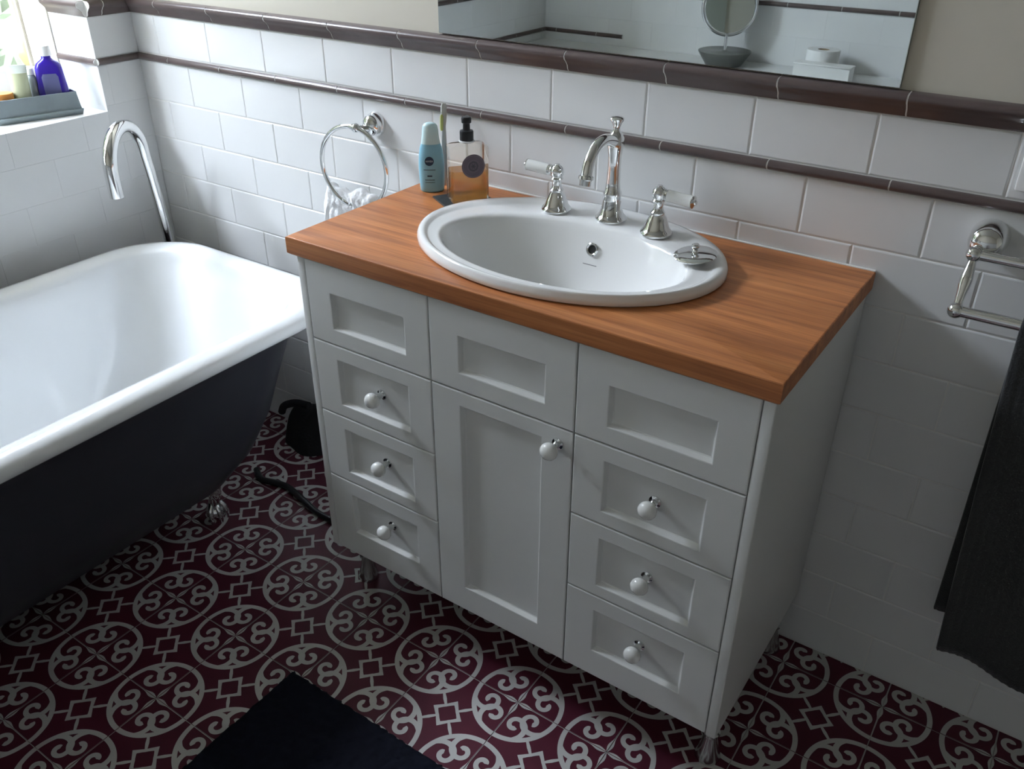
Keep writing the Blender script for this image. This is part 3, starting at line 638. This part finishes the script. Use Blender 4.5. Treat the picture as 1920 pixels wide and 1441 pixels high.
# bath towel over the lower bar
tw = thing('bath_towel', 'dark charcoal ribbed bath towel hanging from the chrome rail', 'towel', (.9, -.093, .20))
V = []; path = []
zb, zf = .275, .232
for k in range(36): path.append((-.060 - .0225 * (k / 35) ** 2, zb + (.862 - zb) * k / 35, 0, k / 35))
for k in range(1, 12):
    a = math.pi * k / 12; path.append((-.093 + .0135 * math.cos(a), .8705 + .0135 * math.sin(a), .5, 1))
for k in range(44): path.append((-.1065 - .004 * math.sin(k / 43 * 3), .862 - (.862 - zf) * k / 43, 1, 1 - k / 43))
nu = 90
for i in range(nu + 1):
    u = i / nu
    for (y, z, side, h) in path:
        xl = .7125 + (.010 * (1 - h) if side == 0 else .036 * (1 - h) ** 1.15 if side == 1 else 0)
        x = xl + u * (1.13 - xl)
        y2 = y + (.006 * (1 - h) + .0012) * math.sin(u * 15 + (1.2 if side == 0 else 0)) + .0011 * math.sin(u * 190)
        zz = z - (.030 * u if side == 1 else .02 * u) * (1 - h) ** 2 + .006 * math.sin(u * 9) * (1 - h)
        V.append((x - .9, y2 + .093, zz - .20))
m = len(path); F = [(i * m + j, (i + 1) * m + j, (i + 1) * m + j + 1, i * m + j + 1) for i in range(nu) for j in range(m - 1)]
o = link('towel_sheet', me_from('towel_sheet', V, F, M['towel'], 70), tw); sm = o.modifiers.new('thick', 'SOLIDIFY'); sm.thickness = .006; sm.offset = 0
# power outlet
pw = thing('power_outlet', 'white power outlet plate on the tiled wall above the towel rail', 'power outlet', (.7035, 0, 1.0735))
link('plate', G().bbox(-.0585, .0585, -.009, 0, -.0345, .0345, .003, 2).mesh('plate', M['whiteplastic'], 40), pw)
for xx in (-.03, .03):
    link('rocker', G().bbox(xx - .007, xx + .007, -.012, -.009, .010, .022, .001, 1).mesh('rocker', M['whiteplastic'], 40), pw)
    link('socket_slot', G().box(xx - .008, xx - .006, -.0094, -.009, -.012, -.004).box(xx + .006, xx + .008, -.0094, -.009, -.012, -.004).box(xx - .001, xx + .001, -.0094, -.009, -.024, -.016).mesh('socket_slot', M['rubber']), pw)

# ---------------------------------------------------------------- bath
TX0, TX1, TY0, TY1 = -1.362, -.637, -1.715, -.100
tcx, tcy, thx, thy = (TX0 + TX1) / 2, (TY0 + TY1) / 2, (TX1 - TX0) / 2, (TY1 - TY0) / 2
tub = thing('bathtub', 'freestanding bath, white inside with dark painted outside, under the window', 'bathtub', (tcx, tcy, 0)); to = -Vector(tub.location)
def tl(ins, z, r=None): return rrect(tcx, tcy, thx - ins, thy - ins, (.185 if r is None else r) - ins * .45, z, 14)
def tb_(ins, iny, z): return rrect(tcx, tcy, thx - ins, thy - ins - iny, .185 - ins * .3, z, 14)
link('tub_shell', G().loft([tl(.030, .549), tl(.006, .5445), tl(.0015, .549), tl(0, .556), tl(.001, .563), tl(.006, .571), tl(.016, .5775), tl(.030, .5805), tl(.046, .5805), tl(.058, .577), tl(.067, .569), tl(.073, .556), tb_(.080, .012, .53), tb_(.092, .05, .46), tb_(.108, .09, .36), tb_(.130, .125, .27), tb_(.165, .15, .205), tb_(.215, .165, .172), tb_(.27, .17, .165)], False, True).mesh('tub_shell', M['enamel'], 70), tub, to)
link('outer_skin', G().loft([tb_(.020, 0, .550), tb_(.036, .015, .535), tb_(.050, .035, .50), tb_(.060, .060, .42), tb_(.074, .085, .32), tb_(.098, .11, .235), tb_(.140, .13, .165), tb_(.195, .14, .122), tb_(.26, .14, .110)], False, True).mesh('outer_skin', M['tubdark'], 70), tub, to)
g = G().tube(smooth_path([(0, 0, .165), (.030, 0, .140), (.045, 0, .095), (.030, 0, .055), (.024, 0, .035)]), [.030, .030, .029, .027, .025, .024, .023, .021, .020, .019, .018, .017, .016, .016, .015, .015, .015, .015, .015, .016, .016, .017, .018, .018, .018][:25], 16)
g.ball((.026, 0, .024), .024, 16, 10, (1, 1, 1))
for a in (-50, 0, 50):
    c, s_ = math.cos(math.radians(a)), math.sin(math.radians(a)); g.tube(smooth_path([(.022 + .012 * c, .012 * s_, .055), (.024 + .024 * c, .024 * s_, .040), (.026 + .027 * c, .027 * s_, .020), (.028 + .026 * c, .026 * s_, .004)], 4), [.008, .008, .0078, .0075, .0072, .007, .0068, .0065, .006, .0055, .005, .0045, .004], 8)
footm = g.mesh('claw_foot', M['chrome'], 60)
for x, y, a in ((-.905, -.43, -.2), (-1.095, -.43, math.pi + .2), (-.905, -1.40, .2), (-1.095, -1.40, math.pi - .2)): link('claw_foot', footm, tub, Vector((x, y, 0)) + to, (0, 0, a))
# bath filler
fi = thing('bath_filler', 'tall chrome gooseneck bath filler in the tiled corner', 'tap', (-1.35, -.098, 0))
dv = Vector((.5, -.866, 0)); R = .091; B0 = Vector((.010, -.030, 0))
pts = [B0 * max(0, (z - .5) / .3) ** 1.5 + Vector((0, 0, z)) for z in (0, .2, .4, .5, .55, .6, .65, .7, .74, .78, .80)] + [B0 + dv * (R - R * math.cos(a)) + Vector((0, 0, .80 + R * math.sin(a))) for a in [math.pi * k / 20 for k in range(1, 20)]] + [B0 + dv * 2 * R + Vector((0, 0, z)) for z in (.80, .77, .742)]
link('pipe', G().tube(pts, [.0140 + .0030 * min(1, max(0, (i - 8) / 14)) for i in range(len(pts))], 20).mesh('pipe', M['chrome'], 50), fi)
link('flange', G().lathe([(.034, .0), (.034, .004), (.024, .009), (.0148, .011)], 26).mesh('flange', M['chrome'], 50), fi)

# ---------------------------------------------------------------- things on the window sill
ty = thing('sill_tray', 'dull grey metal trough tray on the tiled window sill', 'tray', (-1.565, -.262, WZ0), (0, 0, math.radians(-15)))
g = G(); z0_, hgt = 0.0, .056
lpz = lambda dx0, dx1, dy, z: [Vector((dx0, -dy, z)), Vector((dx1, -dy, z)), Vector((dx1, dy, z)), Vector((dx0, dy, z))]
link('trough', g.loft([lpz(-.042, .042, .100, .0), lpz(-.046, .047, .104, .014), lpz(-.040, .040, .101, .015), lpz(-.036, .034, .098, .050), lpz(-.036, .034, .098, hgt), lpz(-.032, .030, .094, hgt), lpz(-.032, .030, .094, .006)], True, True).mesh('trough', M['zinc'], 30), ty)
def P_(x, y): return tuple(Matrix.Translation(ty.location) @ Matrix.Rotation(math.radians(-15), 4, 'Z') @ Vector((x, y, .006)))
vb = thing('mouthwash_bottle', 'violet blue bottle with white screw cap in the sill tray', 'bottle', P_(-.003, .0555), (0, 0, math.radians(55)))
link('body', G().loft([rrect(0, 0, a, b, r, z, 6) for a, b, r, z in ((.034, .019, .012, 0), (.0365, .021, .012, .004), (.0365, .021, .012, .05), (.0335, .0205, .012, .085), (.0315, .0195, .013, .110), (.0270, .0170, .013, .120), (.0150, .0135, .012, .128), (.0115, .0115, .0114, .132), (.0115, .0115, .0114, .142))]).mesh('body', M['violet'], 50), vb)
link('cap', G().lathe([(.0140, .138), (.0145, .139), (.0140, .160), (.0130, .1615), (.001, .162)], 24).mesh('cap', M['whiteplastic'], 40), vb)
link('label', G().loft([rrect(0, -.0008, a, b, .012, z, 6) for a, b, z in ((.026, .0208, .040), (.027, .0212, .046), (.0262, .0210, .088), (.022, .0206, .096))]).mesh('label', M['violetlabel'], 50), vb)
tu = thing('squeeze_tube', 'pale green squeeze tube with flat crimped end in the sill tray', 'tube', P_(.002, -.022), (0, 0, math.radians(50)))
link('body', G().loft([ell(0, 0, a, b, z, 24) for a, b, z in ((.016, .016, .012), (.0195, .0195, .016), (.021, .019, .06), (.0235, .009, .105))]).mesh('body', M['tube'], 50), tu)
link('crimp', G().loft([ell(0, 0, a, b, z, 24) for a, b, z in ((.0236, .0088, .1052), (.0250, .0030, .117), (.0255, .0018, .124))]).mesh('crimp', M['tubeend'], 50), tu)
link('cap', G().lathe([(.0185, 0), (.0185, .0115), (.016, .0118)], 24).mesh('cap', M['tubeend'], 40), tu)
cb = thing('slim_bottle', 'slim smoky grey bottle between the tube and violet bottle in the sill tray', 'bottle', P_(-.012, .012))
link('body', G().lathe([(.0105, 0), (.0112, .003), (.0112, .085), (.009, .092), (.0065, .095)], 20).mesh('body', M['clear'], 50), cb)
link('cap', G().lathe([(.0085, .0952), (.0085, .109), (.007, .111), (.0005, .1112)], 20).mesh('cap', M['whiteplastic'], 50), cb)
oj = thing('orange_jar', 'orange round jar with lid in the sill tray', 'jar', P_(.004, -.066))
link('body', G().lathe([(.020, 0), (.0215, .003), (.0215, .044), (.0195, .0475)], 26).mesh('body', M['orange'], 50), oj)
link('lid', G().lathe([(.0222, .0478), (.0225, .049), (.0225, .060), (.021, .0625), (.0005, .063)], 26).mesh('lid', M['orange'], 50), oj)

# ---------------------------------------------------------------- floor things
bm_ = thing('bath_mat', 'thick navy black bath mat on the patterned floor', 'bath mat', (.10, -1.0, 0.0012))
V = []; nx, ny = 150, 110; ax, ay = .445, .322
for i in range(nx + 1):
    for j in range(ny + 1):
        x, y = -ax + 2 * ax * i / nx, -ay + 2 * ay * j / ny
        e = min(ax - abs(x), ay - abs(y)); h = .016 * min(1, (e / .012)) ** .5 if e > 0 else 0
        if i in (0, nx) or j in (0, ny): x += random.uniform(-.004, .004); y += random.uniform(-.004, .004); z = 0.0
        else: z = h + random.uniform(-.004, .004) * min(1, e / .01)
        V.append((x, y, max(0, z)))
F = [(i * (ny + 1) + j, (i + 1) * (ny + 1) + j, (i + 1) * (ny + 1) + j + 1, i * (ny + 1) + j + 1) for i in range(nx) for j in range(ny)]
link('pile', me_from('pile', V, F, M['mat'], 80), bm_)
bgb = thing('black_bag', 'black fabric pouch slumped against the wall behind the vanity', 'bag', (-.93, -.060, 0.0006))
lp = []
for k in range(10):
    t = k / 9; z = .150 * t; hxx = .085 * (1 - .25 * t ** 2) * (1 if t < .95 else .8); hyy = .050 * (1 - .62 * t)
    lp.append([Vector((p.x + .03 * t * t, p.y + .018 * t, z - (.03 * (p.x < 0) * t ** 3))) for p in [Vector((hxx * math.cos(a) * (1 + .05 * math.sin(3 * a + 5 * t)), hyy * math.sin(a) * (1 + .12 * math.sin(4 * a + 3 * t)), 0)) for a in [2 * math.pi * i / 36 for i in range(36)]]])
link('pouch', G().loft(lp).mesh('pouch', M['blackcloth'], 70), bgb)
g = G().tube(smooth_path([(-.072, -.022, .098), (-.050, -.026, .128), (-.010, -.018, .146), (.035, -.012, .150)]), .011, 10); link('flap', g.mesh('flap', M['blackcloth'], 60), bgb)
cp = [(-.95, -.24, 0), (-.905, -.262, 0), (-.86, -.252, 0), (-.815, -.247, 0), (-.74, -.264, 0), (-.67, -.280, 0), (-.60, -.277, 0), (-.50, -.25, 0), (-.40, -.2, 0)]
cd = thing('extension_lead', 'black cable lying across the patterned floor beside the bath', 'cable', (-.74, -.264, 0.0006))
link('cable', G().tube(smooth_path([(x + .74, y + .264, .0085) for x, y, z in cp]), .0085, 10).mesh('cable', M['black'], 60), cd)

# ---------------------------------------------------------------- ledge opposite, seen in the mirror
lgd = struct(link('trim_1', G().bbox(XL + .001, .9, YB + .001, -1.765, 0, .80, .004, 2).mesh('trim_1', M['tile'], 20)), 'white boxed ledge along the wall facing the mirror')
ss = thing('shaving_mirror', 'round chrome swivel mirror on a dish base, on the ledge seen in the wall mirror', 'mirror', (-.575, -1.925, .8002), (0, 0, math.radians(155)))
link('dish_base', G().lathe([(.068, 0), (.070, .002), (.100, .048), (.1005, .051), (.097, .052), (.012, .050), (.006, .054)], 40).mesh('dish_base', M['pewter'], 40), ss)
link('stem', G().lathe([(.0075, .050), (.0065, .06), (.0065, .11), (.008, .115)], 18).mesh('stem', M['chrome'], 50), ss)
cz = .2050
link('ring', G().tube([(.098 * math.cos(a), 0, cz + .098 * math.sin(a)) for a in [2 * math.pi * i / 48 for i in range(48)]], .006, 12, True).mesh('ring', M['chrome'], 60), ss)
link('mirror_face', G().lathe([(.0905, -.003), (.0905, .003)], 48, Matrix.Translation((0, 0, cz)) @ axis_to((0, -1, .14))).mesh('mirror_face', M['mirror'], 40), ss)
tp = thing('toilet_roll', 'white toilet roll standing on the ledge seen in the wall mirror', 'toilet roll', (-.205, -1.935, .8002))
link('paper', G().loft([ell(0, 0, r, r, z, 36) for r, z in ((.021, 0), (.058, 0), (.0585, .002), (.0585, .089), (.0575, .091), (.021, .091))] + [ell(0, 0, .021, .021, 0, 36)], False, False).mesh('paper', M['paper'], 40), tp)
link('core', G().loft([ell(0, 0, r, r, z, 36) for r, z in ((.0208, .001), (.0208, .090), (.0195, .090), (.0195, .001), (.0208, .001))], False, False).mesh('core', M['card'], 40), tp)
wx = thing('white_box', 'plain white box in front of the toilet roll on the ledge', 'box', (-.17, -1.845, .8002))
link('carton', G().bbox(-.10, .10, -.028, .028, 0, .052, .002, 1).mesh('carton', M['whiteplastic'], 40), wx)
link('lid', G().bbox(-.102, .102, -.030, .030, .052, .058, .002, 1).mesh('lid', M['whiteplastic'], 40), wx)
